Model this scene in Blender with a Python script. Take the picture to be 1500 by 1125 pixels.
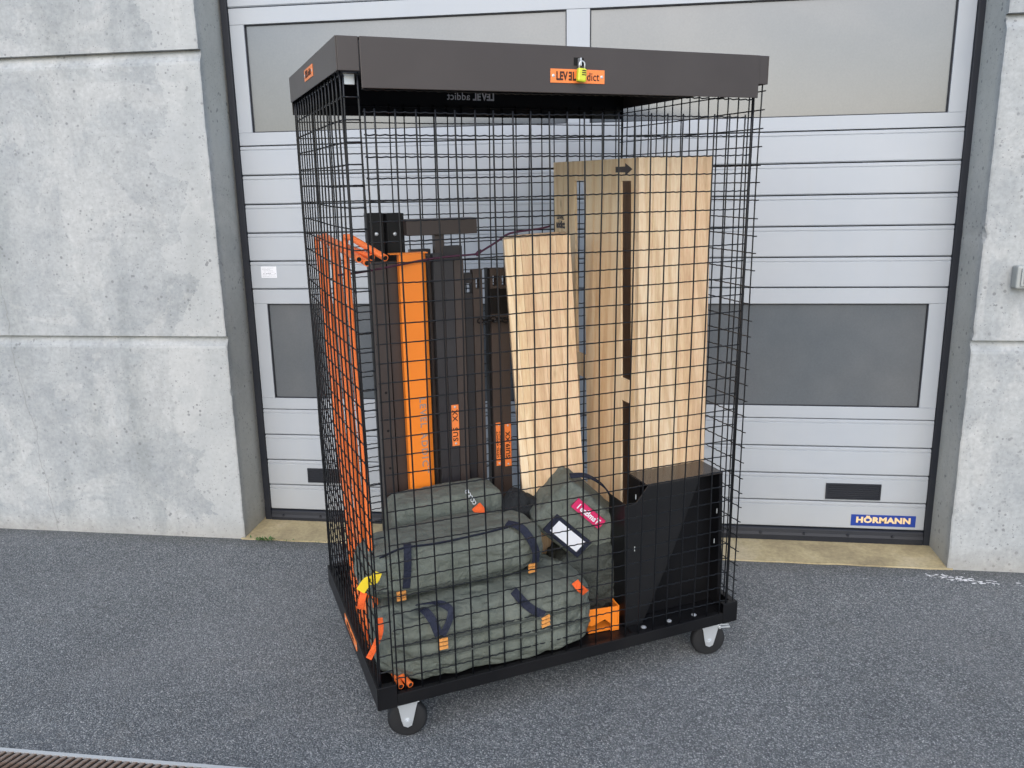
import bpy, bmesh, math, random
from mathutils import Vector, Matrix, noise
for o in list(bpy.data.objects): bpy.data.objects.remove(o)
S = bpy.context.scene
COL = S.collection
R = math.radians
rnd = random.Random(7)

# ------------------------------------------------------------------ camera
CAM = Vector((1.58518, -3.20796, 1.47666))
YAW, PITCH, ROLL, FPX = 0.134097, -0.224184, -0.017177, 1183.198
_f = Vector((-math.sin(YAW)*math.cos(PITCH), math.cos(YAW)*math.cos(PITCH), math.sin(PITCH)))
_r0 = Vector((math.cos(YAW), math.sin(YAW), 0)); _u0 = _r0.cross(_f)
CR = _r0*math.cos(ROLL)+_u0*math.sin(ROLL); CU = -_r0*math.sin(ROLL)+_u0*math.cos(ROLL); CF = _f
cd = bpy.data.cameras.new('camera'); cam = bpy.data.objects.new('camera', cd); COL.objects.link(cam)
cam.matrix_world = Matrix((( CR.x, CU.x, -CF.x, CAM.x), (CR.y, CU.y, -CF.y, CAM.y), (CR.z, CU.z, -CF.z, CAM.z), (0, 0, 0, 1)))
cd.sensor_fit = 'HORIZONTAL'; cd.sensor_width = 36; cd.lens = FPX/1500*36; cd.clip_start = .05; cd.clip_end = 500
S.camera = cam

# ------------------------------------------------------------------ world, sun, exposure
SUN_EL, SUN_AZ = R(38), R(178)         # bright haze: a very soft high sun in front of the wall
w = bpy.data.worlds.new('World'); S.world = w; w.use_nodes = True
nt = w.node_tree; sky = nt.nodes.new('ShaderNodeTexSky'); sky.sky_type = 'NISHITA'; sky.sun_disc = False
sky.sun_elevation = SUN_EL; sky.sun_rotation = SUN_AZ; sky.air_density = 1.0; sky.dust_density = 1.6; sky.ozone_density = 1.0
nt.nodes['Background'].inputs[1].default_value = .15
nt.links.new(sky.outputs[0], nt.nodes['Background'].inputs[0])
sd = bpy.data.lights.new('sun', 'SUN'); sun = bpy.data.objects.new('sun', sd); COL.objects.link(sun)
sd.energy = .62; sd.angle = R(72); sd.color = (1, .992, .98)
sdir = Vector((math.sin(SUN_AZ)*math.cos(SUN_EL), math.cos(SUN_AZ)*math.cos(SUN_EL), math.sin(SUN_EL)))
sun.rotation_euler = sdir.to_track_quat('Z', 'Y').to_euler()
S.view_settings.view_transform = 'Standard'; S.view_settings.look = 'None'
S.view_settings.exposure = 0.86; S.view_settings.gamma = 1; S.view_settings.use_curve_mapping = False
S.render.engine = 'CYCLES'

# ------------------------------------------------------------------ frames of reference
GX, GY = -.0038758, .0239170             # the yard falls gently away from the building
def gz(x, y): return GX*(x-1.45)+GY*y
_n = Vector((-GX, -GY, 1)).normalized()
TH = .51356
_ex = Vector((math.cos(TH), math.sin(TH), 0)); _ex = (_ex-_n*_ex.dot(_n)).normalized(); _ey = _n.cross(_ex)
_O = Vector((.93747, -1.29296, gz(.93747, -1.29296)))
CM = Matrix(((_ex.x, _ey.x, _n.x, _O.x), (_ex.y, _ey.y, _n.y, _O.y), (_ex.z, _ey.z, _n.z, _O.z), (0, 0, 0, 1)))   # cage frame: u along front, v to the back, z up
CMI = CM.inverted()
def ray(px, py): return CF+CR*((px-750)/FPX)-CU*((py-562.5)/FPX)
def L(px, py, axis, val):                # measured point in the cage frame on a known plane
    o = CMI @ CAM; d = CMI.to_3x3() @ ray(px, py); return o+d*((val-o[axis])/d[axis])
def W(px, py, axis, val):
    d = ray(px, py); return CAM+d*((val-CAM[axis])/d[axis])

# ------------------------------------------------------------------ materials
def mat(name, col=(.5, .5, .5), rough=.5, metal=0., spec=.5):
    m = bpy.data.materials.new(name); m.use_nodes = True
    b = m.node_tree.nodes['Principled BSDF']
    b.inputs['Base Color'].default_value = (*col, 1); b.inputs['Roughness'].default_value = rough
    b.inputs['Metallic'].default_value = metal; b.inputs['Specular IOR Level'].default_value = spec
    return m
class N:
    def __init__(s, m): s.t = m.node_tree; s.b = s.t.nodes['Principled BSDF']
    def n(s, typ, **k):
        x = s.t.nodes.new('ShaderNode'+typ)
        for a, v in k.items():
            if a.startswith('i_'): x.inputs[a[2:].replace('_', ' ')].default_value = v
            else: setattr(x, a, v)
        return x
    def l(s, a, b): s.t.links.new(a, b)
    def coord(s, scale=(1, 1, 1), rot=(0, 0, 0), kind='Object'):
        c = s.n('TexCoord'); mp = s.n('Mapping'); mp.inputs['Scale'].default_value = scale; mp.inputs['Rotation'].default_value = rot
        s.l(c.outputs[kind], mp.inputs[0]); return mp.outputs[0]
    def noise(s, vec, scale, detail=4, rough=.5, dist=0.):
        x = s.n('TexNoise'); x.inputs['Scale'].default_value = scale; x.inputs['Detail'].default_value = detail
        x.inputs['Roughness'].default_value = rough; x.inputs['Distortion'].default_value = dist
        s.l(vec, x.inputs['Vector']); return x.outputs['Fac']
    def vor(s, vec, scale, out='Distance', feat='F1'):
        x = s.n('TexVoronoi'); x.feature = feat; x.inputs['Scale'].default_value = scale; s.l(vec, x.inputs['Vector']); return x.outputs[out]
    def ramp(s, fac, stops):
        r = s.n('ValToRGB'); e = r.color_ramp.elements
        while len(e) < len(stops): e.new(.5)
        for i, (p, c) in enumerate(stops):
            e[i].position = p; e[i].color = (c, c, c, 1) if not hasattr(c, '__len__') else (*c, 1)
        s.l(fac, r.inputs[0]); return r.outputs[0]
    def mix(s, fac, a, b, mode='MIX'):
        x = s.n('Mix'); x.data_type = 'RGBA'; x.blend_type = mode
        for sock, v in ((x.inputs[0], fac), (x.inputs[6], a), (x.inputs[7], b)):
            if hasattr(v, 'is_linked'): s.l(v, sock)
            elif hasattr(v, '__len__'): sock.default_value = (*v, 1)
            else: sock.default_value = v
        return x.outputs[2]
    def math(s, op, a, b=0.):
        x = s.n('Math'); x.operation = op
        for i, v in enumerate((a, b)):
            if hasattr(v, 'is_linked'): s.l(v, x.inputs[i])
            else: x.inputs[i].default_value = v
        return x.outputs[0]
    def bump(s, h, strength=.3, dist=.002, normal=None):
        x = s.n('Bump'); x.inputs['Strength'].default_value = strength; x.inputs['Distance'].default_value = dist
        s.l(h, x.inputs['Height'])
        if normal: s.l(normal, x.inputs['Normal'])
        return x.outputs[0]
    def col(s, c): s.l(c, s.b.inputs['Base Color'])
    def nor(s, c): s.l(c, s.b.inputs['Normal'])
    def rgh(s, c): s.l(c, s.b.inputs['Roughness'])

def m_concrete():
    m = mat('cast_concrete', rough=.85); g = N(m); v = g.coord(kind='Object')
    big = g.noise(v, 1.1, 6, .6, .4); mid = g.noise(v, 5, 8, .65); fine = g.noise(v, 60, 4, .6)
    c = g.ramp(big, [(.3, (.245, .265, .272)), (.52, (.355, .375, .378)), (.7, (.42, .43, .418))])
    c = g.mix(.55, c, g.ramp(mid, [(.35, (.30, .32, .33)), (.6, (.44, .452, .445))]))
    # cloudy lime bloom with hard edges
    bl = g.ramp(g.noise(v, 2.3, 9, .68, .8), [(.53, 0), (.56, 1)]); c = g.mix(g.math('MULTIPLY', bl, .28), c, (.55, .55, .53))
    # damp grey drift marks, drawn out vertically
    vs = g.coord(scale=(3.2, 1, .7)); st = g.ramp(g.noise(vs, 1.6, 7, .6), [(.5, 0), (.72, 1)]); c = g.mix(g.math('MULTIPLY', st, .50), c, (.20, .222, .222))
    c = g.mix(.20, c, g.ramp(fine, [(.3, .22), (.7, .78)]), 'OVERLAY'); c = g.mix(.16, c, g.ramp(g.noise(v, 17, 6, .7, .4), [(.35, .3), (.65, .7)]), 'OVERLAY')
    # pale lime run-off beside the left arris
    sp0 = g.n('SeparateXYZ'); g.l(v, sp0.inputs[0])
    ed = g.math('ADD', sp0.outputs[0], g.math('MULTIPLY', g.math('SUBTRACT', g.noise(v, 2.6, 7, .62, .5), .5), .75))
    em = g.math('MULTIPLY', g.math('GREATER_THAN', ed, -.27), g.math('LESS_THAN', sp0.outputs[0], .0)); em = g.math('MULTIPLY', em, g.math('LESS_THAN', sp0.outputs[1], .002))
    c = g.mix(g.math('MULTIPLY', em, .38), c, (.53, .54, .525))
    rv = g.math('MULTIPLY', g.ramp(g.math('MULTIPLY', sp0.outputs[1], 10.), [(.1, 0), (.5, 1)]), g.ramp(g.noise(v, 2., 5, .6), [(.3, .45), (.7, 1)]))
    c = g.mix(g.math('MULTIPLY', rv, .75), c, (.54, .54, .485))       # algae tint on the opening's formwork faces, paler to stand in for more light
    # air holes
    dv = g.vor(v, 34); hs = g.ramp(g.noise(v, 6, 3), [(.42, 0), (.6, 1)])
    rad = g.math('MULTIPLY', g.noise(v, 21, 2), .45); hole = g.math('MULTIPLY', g.math('LESS_THAN', dv, g.math('SUBTRACT', rad, .055)), hs)
    dv2 = g.vor(v, 90); hole2 = g.math('MULTIPLY', g.math('LESS_THAN', dv2, g.math('SUBTRACT', g.math('MULTIPLY', g.noise(v, 33, 2), .55), .13)), .8)
    hh = g.math('MAXIMUM', hole, hole2); c = g.mix(g.math('MULTIPLY', hh, .70), c, (.17, .175, .18))
    # brown seepage just above the yard and below joints
    sx = g.n('SeparateXYZ'); g.l(v, sx.inputs[0]); zz = sx.outputs[2]
    low = g.ramp(g.math('ADD', zz, g.math('MULTIPLY', mid, .14)), [(.07, 1), (.17, 0)]); c = g.mix(g.math('MULTIPLY', low, .5), c, (.30, .28, .24))
    # hairline crack
    nz = g.math('MULTIPLY', g.math('SUBTRACT', g.noise(v, 3.5, 5, .6), .5), .12)
    cx = g.math('ABSOLUTE', g.math('ADD', g.math('ADD', g.math('ADD', sx.outputs[0], .985), g.math('MULTIPLY', zz, .10)), nz))
    ck = g.math('MULTIPLY', g.math('LESS_THAN', cx, .0022), g.math('LESS_THAN', zz, 1.25)); c = g.mix(g.math('MULTIPLY', ck, .45), c, (.22, .22, .21))
    g.col(c)
    h = g.math('SUBTRACT', g.math('ADD', g.math('MULTIPLY', fine, .5), g.math('MULTIPLY', mid, .8)), g.math('MULTIPLY', hh, 1.4))
    g.nor(g.bump(h, .55, .003)); return m
def m_asphalt():
    m = mat('asphalt', rough=.85); g = N(m); v = g.coord()
    cell = g.n('TexVoronoi'); cell.inputs['Scale'].default_value = 230; g.l(v, cell.inputs['Vector'])
    sep = g.n('SeparateColor'); g.l(cell.outputs['Color'], sep.inputs[0])
    c = g.ramp(sep.outputs[0], [(.0, (.078, .086, .090)), (.35, (.150, .163, .164)), (.7, (.240, .256, .254)), (.93, (.34, .352, .35)), (1., (.48, .485, .47))])
    c = g.mix(g.ramp(cell.outputs['Distance'], [(.35, 0), (.65, .7)]), c, (.065, .07, .08))
    grit = g.noise(v, 420, 2, .7); c = g.mix(.5, c, g.ramp(grit, [(.3, .15), (.7, .85)]), 'OVERLAY')
    pat = g.ramp(g.noise(v, 1.3, 6, .6), [(.3, .42), (.7, .58)]); c = g.mix(.8, c, pat, 'OVERLAY')
    d = g.ramp(g.noise(v, 9, 5, .7), [(.55, 0), (.8, 1)]); c = g.mix(g.math('MULTIPLY', d, .2), c, (.22, .20, .17))
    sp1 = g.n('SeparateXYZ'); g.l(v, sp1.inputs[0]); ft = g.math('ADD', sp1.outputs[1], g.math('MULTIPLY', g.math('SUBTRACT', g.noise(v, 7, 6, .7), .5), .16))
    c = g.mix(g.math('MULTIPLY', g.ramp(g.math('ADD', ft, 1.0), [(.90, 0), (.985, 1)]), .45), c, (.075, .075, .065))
    wr_ = g.ramp(g.noise(v, .9, 7, .65, .8), [(.50, 0), (.62, 1)]); c = g.mix(g.math('MULTIPLY', wr_, .12), c, (.30, .30, .30))
    oil = g.ramp(g.noise(v, 1.7, 5, .55, .3), [(.62, 0), (.72, 1)]); c = g.mix(g.math('MULTIPLY', oil, .15), c, (.07, .072, .08))
    g.col(c)
    g.nor(g.bump(g.math('SUBTRACT', g.math('MULTIPLY', grit, .5), cell.outputs['Distance']), .8, .004)); return m
def m_powder(name, col, rough=.38, dust=.05):
    m = mat(name, col, rough); g = N(m); v = g.coord()
    n1 = g.noise(v, 4, 5, .6); c = g.mix(g.math('MULTIPLY', g.ramp(n1, [(.4, 0), (.75, 1)]), dust), col, (.35, .33, .30)); g.col(c)
    g.rgh(g.math('ADD', g.math('MULTIPLY', n1, .16), rough-.08))
    g.nor(g.bump(g.noise(v, 700, 2), .12, .0006)); return m
def m_wood(name, a, b, line, seed=0.):
    m = mat(name, rough=.62); g = N(m)
    oi = g.n('ObjectInfo'); tc = g.n('TexCoord'); ad = g.n('VectorMath'); ad.operation = 'ADD'
    sc = g.n('VectorMath'); sc.operation = 'SCALE'; cmb = g.n('CombineXYZ'); g.l(oi.outputs['Random'], cmb.inputs[0]); g.l(oi.outputs['Random'], cmb.inputs[1]); g.l(oi.outputs['Random'], cmb.inputs[2])
    g.l(cmb.outputs[0], sc.inputs[0]); sc.inputs['Scale'].default_value = 37+seed; g.l(tc.outputs['Object'], ad.inputs[0]); g.l(sc.outputs[0], ad.inputs[1])
    mp = g.n('Mapping'); mp.inputs['Scale'].default_value = (1, 1, .085); g.l(ad.outputs[0], mp.inputs[0]); v = mp.outputs[0]
    wob = g.noise(v, 7, 3, .5, .6)
    wv = g.n('TexWave'); wv.wave_type = 'BANDS'; wv.bands_direction = 'DIAGONAL'; wv.inputs['Scale'].default_value = 11; wv.inputs['Distortion'].default_value = 10
    wv.inputs['Detail'].default_value = 3; wv.inputs['Detail Scale'].default_value = 1.2; g.l(v, wv.inputs['Vector'])
    fib = g.noise(v, 260, 3, .7)
    c = g.mix(g.ramp(oi.outputs['Random'], [(0, 0), (1, 1)]), a, b)
    c = g.mix(g.math('MULTIPLY', g.ramp(wv.outputs['Fac'], [(.40, 0), (.95, 1)]), .46), c, line)
    c = g.mix(g.math('MULTIPLY', g.ramp(wob, [(.35, 0), (.7, 1)]), .35), c, (a[0]*.86, a[1]*.78, a[2]*.62))
    c = g.mix(.40, c, g.ramp(fib, [(.25, .2), (.75, .8)]), 'OVERLAY')
    # knots
    mp2 = g.n('Mapping'); mp2.inputs['Scale'].default_value = (1, 1, .45); g.l(ad.outputs[0], mp2.inputs[0])
    kd = g.vor(mp2.outputs[0], 7.5); k = g.ramp(kd, [(.0, 1), (.055, .85), (.085, .15), (.15, 0)]); c = g.mix(g.math('MULTIPLY', k, .7), c, (.22, .10, .04))
    g.col(c); g.nor(g.bump(g.math('ADD', fib, wv.outputs['Fac']), .12, .0012)); return m
def m_fabric(name, col, col2, weave=900):
    m = mat(name, col, .82, spec=.3); g = N(m); v = g.coord()
    n1 = g.noise(v, 9, 5, .6); c = g.mix(g.ramp(n1, [(.3, 0), (.7, 1)]), col, col2)
    n2 = g.noise(v, 45, 3, .6); c = g.mix(.25, c, g.ramp(n2, [(.3, .3), (.7, .7)]), 'OVERLAY'); g.col(c)
    g.nor(g.bump(g.noise(v, weave, 1), .25, .0006, g.bump(g.noise(v, 20, 6, .6, 1.6), .8, .014))); return m
def m_door():
    m = mat('door_lacquer', (.50, .535, .59), .42); g = N(m); v = g.coord()
    n1 = g.noise(v, 2.2, 6, .6); c = g.mix(g.ramp(n1, [(.35, 0), (.7, 1)]), (.40, .435, .475), (.44, .47, .50))
    vs = g.coord(scale=(9, 1, .6)); c = g.mix(g.math('MULTIPLY', g.ramp(g.noise(vs, 3, 5, .6), [(.52, 0), (.8, 1)]), .16), c, (.42, .42, .40))
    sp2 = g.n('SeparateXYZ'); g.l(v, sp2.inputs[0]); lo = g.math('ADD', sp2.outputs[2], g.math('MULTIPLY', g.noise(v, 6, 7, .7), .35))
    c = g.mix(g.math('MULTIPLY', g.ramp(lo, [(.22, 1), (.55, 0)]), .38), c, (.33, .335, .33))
    sm = g.ramp(g.noise(v, 38, 5, .75), [(.60, 0), (.75, 1)]); c = g.mix(g.math('MULTIPLY', sm, .12), c, (.36, .36, .35))
    g.col(c); g.nor(g.bump(g.noise(v, 420, 2, .6), .12, .0008)); g.rgh(g.math('ADD', g.math('MULTIPLY', n1, .2), .32)); return m
def m_pane():
    m = mat('frosted_pane', (.12, .125, .135), .2); g = N(m); v = g.coord()
    n1 = g.noise(v, 1.15, 3, .5, .5); n2 = g.noise(v, 130, 4, .7); n3 = g.noise(v, 6, 6, .7)
    c = g.mix(g.ramp(n1, [(.32, 0), (.68, 1)]), (.085, .102, .118), (.140, .146, .150)); c = g.mix(.22, c, g.ramp(n3, [(.3, .35), (.7, .65)]), 'OVERLAY'); c = g.mix(.14, c, g.ramp(n2, [(.3, .3), (.7, .7)]), 'OVERLAY')
    g.col(c); g.rgh(g.math('ADD', g.math('MULTIPLY', n3, .12), .12)); g.nor(g.bump(n2, .10, .0006)); g.b.inputs['IOR'].default_value = 1.6
    g.b.inputs['Coat Weight'].default_value = .6; g.b.inputs['Coat IOR'].default_value = 1.6; g.b.inputs['Coat Roughness'].default_value = .16; return m
def m_thresh():
    m = mat('ochre_sill_stone', rough=.8); g = N(m); v = g.coord()
    n1 = g.noise(v, 4, 7, .65, .5); c = g.ramp(n1, [(.3, (.27, .22, .13)), (.5, (.42, .35, .20)), (.7, (.50, .43, .29))])
    c = g.mix(.35, c, g.ramp(g.noise(v, 60, 4, .7), [(.3, .25), (.7, .75)]), 'OVERLAY'); g.col(c); g.nor(g.bump(g.noise(v, 80, 4), .4, .002)); return m
def m_rust():
    m = mat('weathered_grate_steel', rough=.7, metal=.3); g = N(m); v = g.coord()
    g.col(g.ramp(g.noise(v, 30, 5, .65), [(.3, (.09, .06, .045)), (.55, (.20, .13, .09)), (.75, (.30, .27, .24))])); g.nor(g.bump(g.noise(v, 120, 4), .5, .002)); return m

CONC = m_concrete(); ASPH = m_asphalt(); DOOR = m_door(); PANE = m_pane(); SILL = m_thresh(); RUST = m_rust()
BLACK = m_powder('black_powder_coat', (.005, .005, .006), .40, .012)
LIDM = m_powder('charcoal_powder_coat', (.048, .038, .035), .40, .04)
WIRE = m_powder('black_wire_coat', (.004, .005, .007), .36, .0)
BROWN = m_powder('dark_brown_powder_coat', (.056, .042, .037), .42, .02)
GREY = m_powder('anthracite_powder_coat', (.030, .028, .031), .38, .04)
ORANGE = m_powder('orange_powder_coat', (.95, .255, .022), .42, .0)
TUBEO = m_powder('orange_tube_paint', (.88, .185, .035), .40, .0)
TAGO = m_powder('orange_label', (.92, .25, .06), .45, .0)
RUBBER = m_powder('black_rubber', (.006, .0065, .008), .75, .04)
BLUEBLACK = m_powder('dark_seal_rubber', (.007, .010, .018), .6, .03)
STEEL = mat('zinc_plated_steel', (.62, .65, .67), .42, .6)
SHEEN2 = m_powder('black_satin_coat', (.006, .006, .007), .48, .01)
SHEEN = m_powder('brown_black_gloss_coat', (.030, .026, .024), .22, .10)
WOODA = m_wood('pine_board_pale', (.76, .565, .36), (.82, .65, .45), (.50, .31, .145))
WOODB = m_wood('pine_board_honey', (.87, .665, .42), (.91, .735, .50), (.60, .37, .17), 5)  # honey pine, raised paler to make up for weak light on left-hand boards
WOODC = m_wood('pine_board_rosy', (.74, .52, .315), (.79, .57, .365), (.50, .30, .155), 9)
WOODIN = m_wood('pine_inside_shade', (.30, .17, .09), (.33, .19, .10), (.2, .1, .05), 3)  # pine darkened, putting the tall box's interior shade into the colour
OLIVE = m_fabric('olive_canvas', (.116, .133, .112), (.150, .165, .140))
OLIVED = m_fabric('olive_canvas_dark', (.045, .052, .046), (.065, .072, .062)); POUCH = m_fabric('black_nylon', (.014, .016, .018), (.022, .024, .026))
TAUPE = m_fabric('brown_lining', (.075, .062, .05), (.11, .09, .07))
NAVY = m_fabric('navy_webbing', (.012, .015, .030), (.022, .026, .045), 500)
ORF = m_fabric('orange_webbing', (.80, .13, .03), (.70, .10, .02), 500)
TAN = m_fabric('orange_stitching', (.68, .30, .08), (.60, .25, .06), 300)
YEL = mat('yellow_tag', (.80, .60, .03), .5); YELL = mat('yellow_lock_body', (.62, .66, .04), .35)
PINK = mat('pink_patch', (.62, .02, .12), .55); WHITE = mat('white_card', (.78, .80, .84), .5)
INK = mat('dark_ink', (.06, .02, .01), .6); GINK = mat('grey_ink', (.34, .26, .22), .6); BINK = mat('stamp_ink', (.07, .06, .06), .7)
BLUE = mat('blue_enamel', (.012, .045, .28), .4); CREAM = mat('cream_lettering', (.85, .62, .33), .45)
ROPE = m_fabric('maroon_cord', (.06, .022, .045), (.09, .035, .06), 400)
SWG = mat('grey_switch_plastic', (.36, .38, .37), .5); PAINTW = mat('white_paint', (.72, .72, .72), .7)
LEAF = mat('weed_leaf', (.05, .13, .025), .6); DARK = mat('dark_void', (.004, .004, .004), .9)
PRINT = mat('sticker_print', (.25, .26, .3), .6)

BLACK.node_tree.nodes['Principled BSDF'].inputs['Specular IOR Level'].default_value = .30
WIRE.node_tree.nodes['Principled BSDF'].inputs['Specular IOR Level'].default_value = .42

# ------------------------------------------------------------------ mesh helpers
class MB:
    def __init__(s): s.v = []; s.f = []
    def add(s, vs, fs):
        k = len(s.v); s.v += [tuple(x) for x in vs]; s.f += [tuple(i+k for i in f) for f in fs]; return s
    def box(s, a, b, M=None):
        (x0, y0, z0), (x1, y1, z1) = a, b
        vs = [Vector(p) for p in ((x0, y0, z0), (x1, y0, z0), (x1, y1, z0), (x0, y1, z0), (x0, y0, z1), (x1, y0, z1), (x1, y1, z1), (x0, y1, z1))]
        if M: vs = [M @ p for p in vs]
        return s.add(vs, [(0, 3, 2, 1), (4, 5, 6, 7), (0, 1, 5, 4), (1, 2, 6, 5), (2, 3, 7, 6), (3, 0, 4, 7)])
    def prism(s, poly, axis, a, b):      # polygon in the plane across `axis`, from a to b
        def P(q, t):
            return (t, q[0], q[1]) if axis == 0 else (q[0], t, q[1]) if axis == 1 else (q[0], q[1], t)
        n = len(poly)
        return s.add([P(q, a) for q in poly]+[P(q, b) for q in poly], [tuple(range(n)), tuple(range(2*n-1, n-1, -1))]+[(i, i+n, (i+1) % n+n, (i+1) % n) for i in range(n)])
    def tube(s, pts, r, n=8, caps=True, hollow=False):
        pts = [Vector(p) for p in pts]; rings = []; up = None
        for i, p in enumerate(pts):
            d = (pts[min(i+1, len(pts)-1)]-pts[max(i-1, 0)]).normalized()
            if up is None: up = d.orthogonal().normalized()
            else: up = (up-d*up.dot(d)).normalized()
            sd_ = d.cross(up); rr = r[i] if hasattr(r, '__len__') else r
            rings.append([p+(up*math.cos(t)+sd_*math.sin(t))*rr for t in (2*math.pi*k/n for k in range(n))])
        vs = [q for g in rings for q in g]; m = len(pts)
        fs = [(i*n+k, i*n+(k+1) % n, (i+1)*n+(k+1) % n, (i+1)*n+k) for i in range(m-1) for k in range(n)]
        if caps: fs += [tuple(range(n-1, -1, -1)), tuple((m-1)*n+k for k in range(n))]
        return s.add(vs, fs)
    def ribbon(s, pts, w, t, side):      # flat strap of width w, thickness t, `side` = width direction
        pts = [Vector(p) for p in pts]; vs = []; sv = Vector(side).normalized()
        for i, p in enumerate(pts):
            d = (pts[min(i+1, len(pts)-1)]-pts[max(i-1, 0)]).normalized(); a = (sv-d*sv.dot(d)).normalized(); nn = d.cross(a)
            vs += [p+a*w/2+nn*t/2, p-a*w/2+nn*t/2, p-a*w/2-nn*t/2, p+a*w/2-nn*t/2]
        m = len(pts); fs = [(i*4+k, i*4+(k+1) % 4, (i+1)*4+(k+1) % 4, (i+1)*4+k) for i in range(m-1) for k in range(4)]+[(3, 2, 1, 0), tuple((m-1)*4+k for k in range(4))]
        return s.add(vs, fs)
    def lathe(s, prof, c, axis=1, n=28):  # prof [(r, h)]
        vs = []; m = len(prof)
        for (r, h) in prof:
            for k in range(n):
                a = 2*math.pi*k/n; x, y = r*math.cos(a), r*math.sin(a)
                q = (x, h, y) if axis == 1 else (h, x, y) if axis == 0 else (x, y, h); vs.append(Vector(q)+Vector(c))
        return s.add(vs, [(i*n+k, i*n+(k+1) % n, (i+1)*n+(k+1) % n, (i+1)*n+k) for i in range(m-1) for k in range(n)]+[tuple(range(n)), tuple((m-1)*n+k for k in range(n))])
    def mesh(s, name):
        me = bpy.data.meshes.new(name); me.from_pydata(s.v, [], s.f); me.validate()
        bm = bmesh.new(); bm.from_mesh(me); bmesh.ops.recalc_face_normals(bm, faces=bm.faces); bm.to_mesh(me); bm.free(); return me
def finish(o, m, bev=0., smooth=False):
    if m and not o.data.materials: o.data.materials.append(m)
    if smooth:
        for p in o.data.polygons: p.use_smooth = True
    if bev:
        b = o.modifiers.new('bevel', 'BEVEL'); b.width = bev; b.segments = 2; b.limit_method = 'ANGLE'
    return o
def obj(name, mb, m, parent=None, bev=0., smooth=False, mtx=None, label=None, kind=None):
    me = mb.mesh(name) if isinstance(mb, MB) else mb
    o = bpy.data.objects.new(name, me); COL.objects.link(o)
    if parent: o.parent = parent
    if mtx is not None:
        if parent: o.matrix_local = mtx
        else: o.matrix_world = mtx
    if label: o['label'] = label
    if kind: o['kind'] = kind
    return finish(o, m, bev, smooth)
def tag(o, label, cat, group=None, kind=None):
    o['label'] = label
    if cat: o['category'] = cat
    if group: o['group'] = group
    if kind: o['kind'] = kind
    return o
def thing(name, label, cat, mtx=None, group=None):
    o = bpy.data.objects.new(name, None); COL.objects.link(o); o.empty_display_size = .05
    if mtx is not None: o.matrix_world = mtx
    return tag(o, label, cat, group)
def T(*p): return Matrix.Translation(Vector(p))
def RX(a): return Matrix.Rotation(a, 4, 'X')
def RY(a): return Matrix.Rotation(a, 4, 'Y')
def RZ(a): return Matrix.Rotation(a, 4, 'Z')
def text_mesh(s, size, depth=.0008, bold=0., xs=1., spacing=1.):
    c = bpy.data.curves.new('t', 'FONT'); c.body = s; c.size = size; c.extrude = depth; c.align_x = 'CENTER'; c.align_y = 'CENTER'; c.offset = bold; c.space_character = spacing; c.resolution_u = 3
    o = bpy.data.objects.new('t', c); COL.objects.link(o); dg = bpy.context.evaluated_depsgraph_get(); dg.update()
    me = bpy.data.meshes.new_from_object(o.evaluated_get(dg)); bpy.data.objects.remove(o); me.materials.clear()
    for v in me.vertices: v.co.x *= xs
    return me
FRONT = RX(math.pi/2)                    # lettering lying in xy -> standing, read from -y

# ------------------------------------------------------------------ ground
STRUCT = 'structure'
mb = MB(); xs = [-60, -12, -4, -2, 0, 1, 2, 3, 4, 6, 14, 60]; ys = [-90, -30, -10, -6, -4, -3, -2, -1, 0, .03]
vs = [(x, y, gz(x, y)) for y in ys for x in xs]; n = len(xs)
mb.add(vs, [(j*n+i, j*n+i+1, (j+1)*n+i+1, (j+1)*n+i) for j in range(len(ys)-1) for i in range(n-1)])
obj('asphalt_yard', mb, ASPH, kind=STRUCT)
mb = MB(); x0, x1 = -.09, 2.93; k = 60; vs = []
for i in range(k+1):
    x = x0+(x1-x0)*i/k; e = -.004+.010*noise.noise(Vector((x*9, 3, 0)))+.004*noise.noise(Vector((x*40, 1, 0)))
    for (y, dz) in ((e, -.01), (e, .006), (.10, .009), (.40, .012)): vs.append((x, y, gz(x, y)+dz))
mb.add(vs, [(i*4+j, (i+1)*4+j, (i+1)*4+j+1, i*4+j+1) for i in range(k) for j in range(3)])
obj('threshold', mb, SILL, kind=STRUCT)

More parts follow.
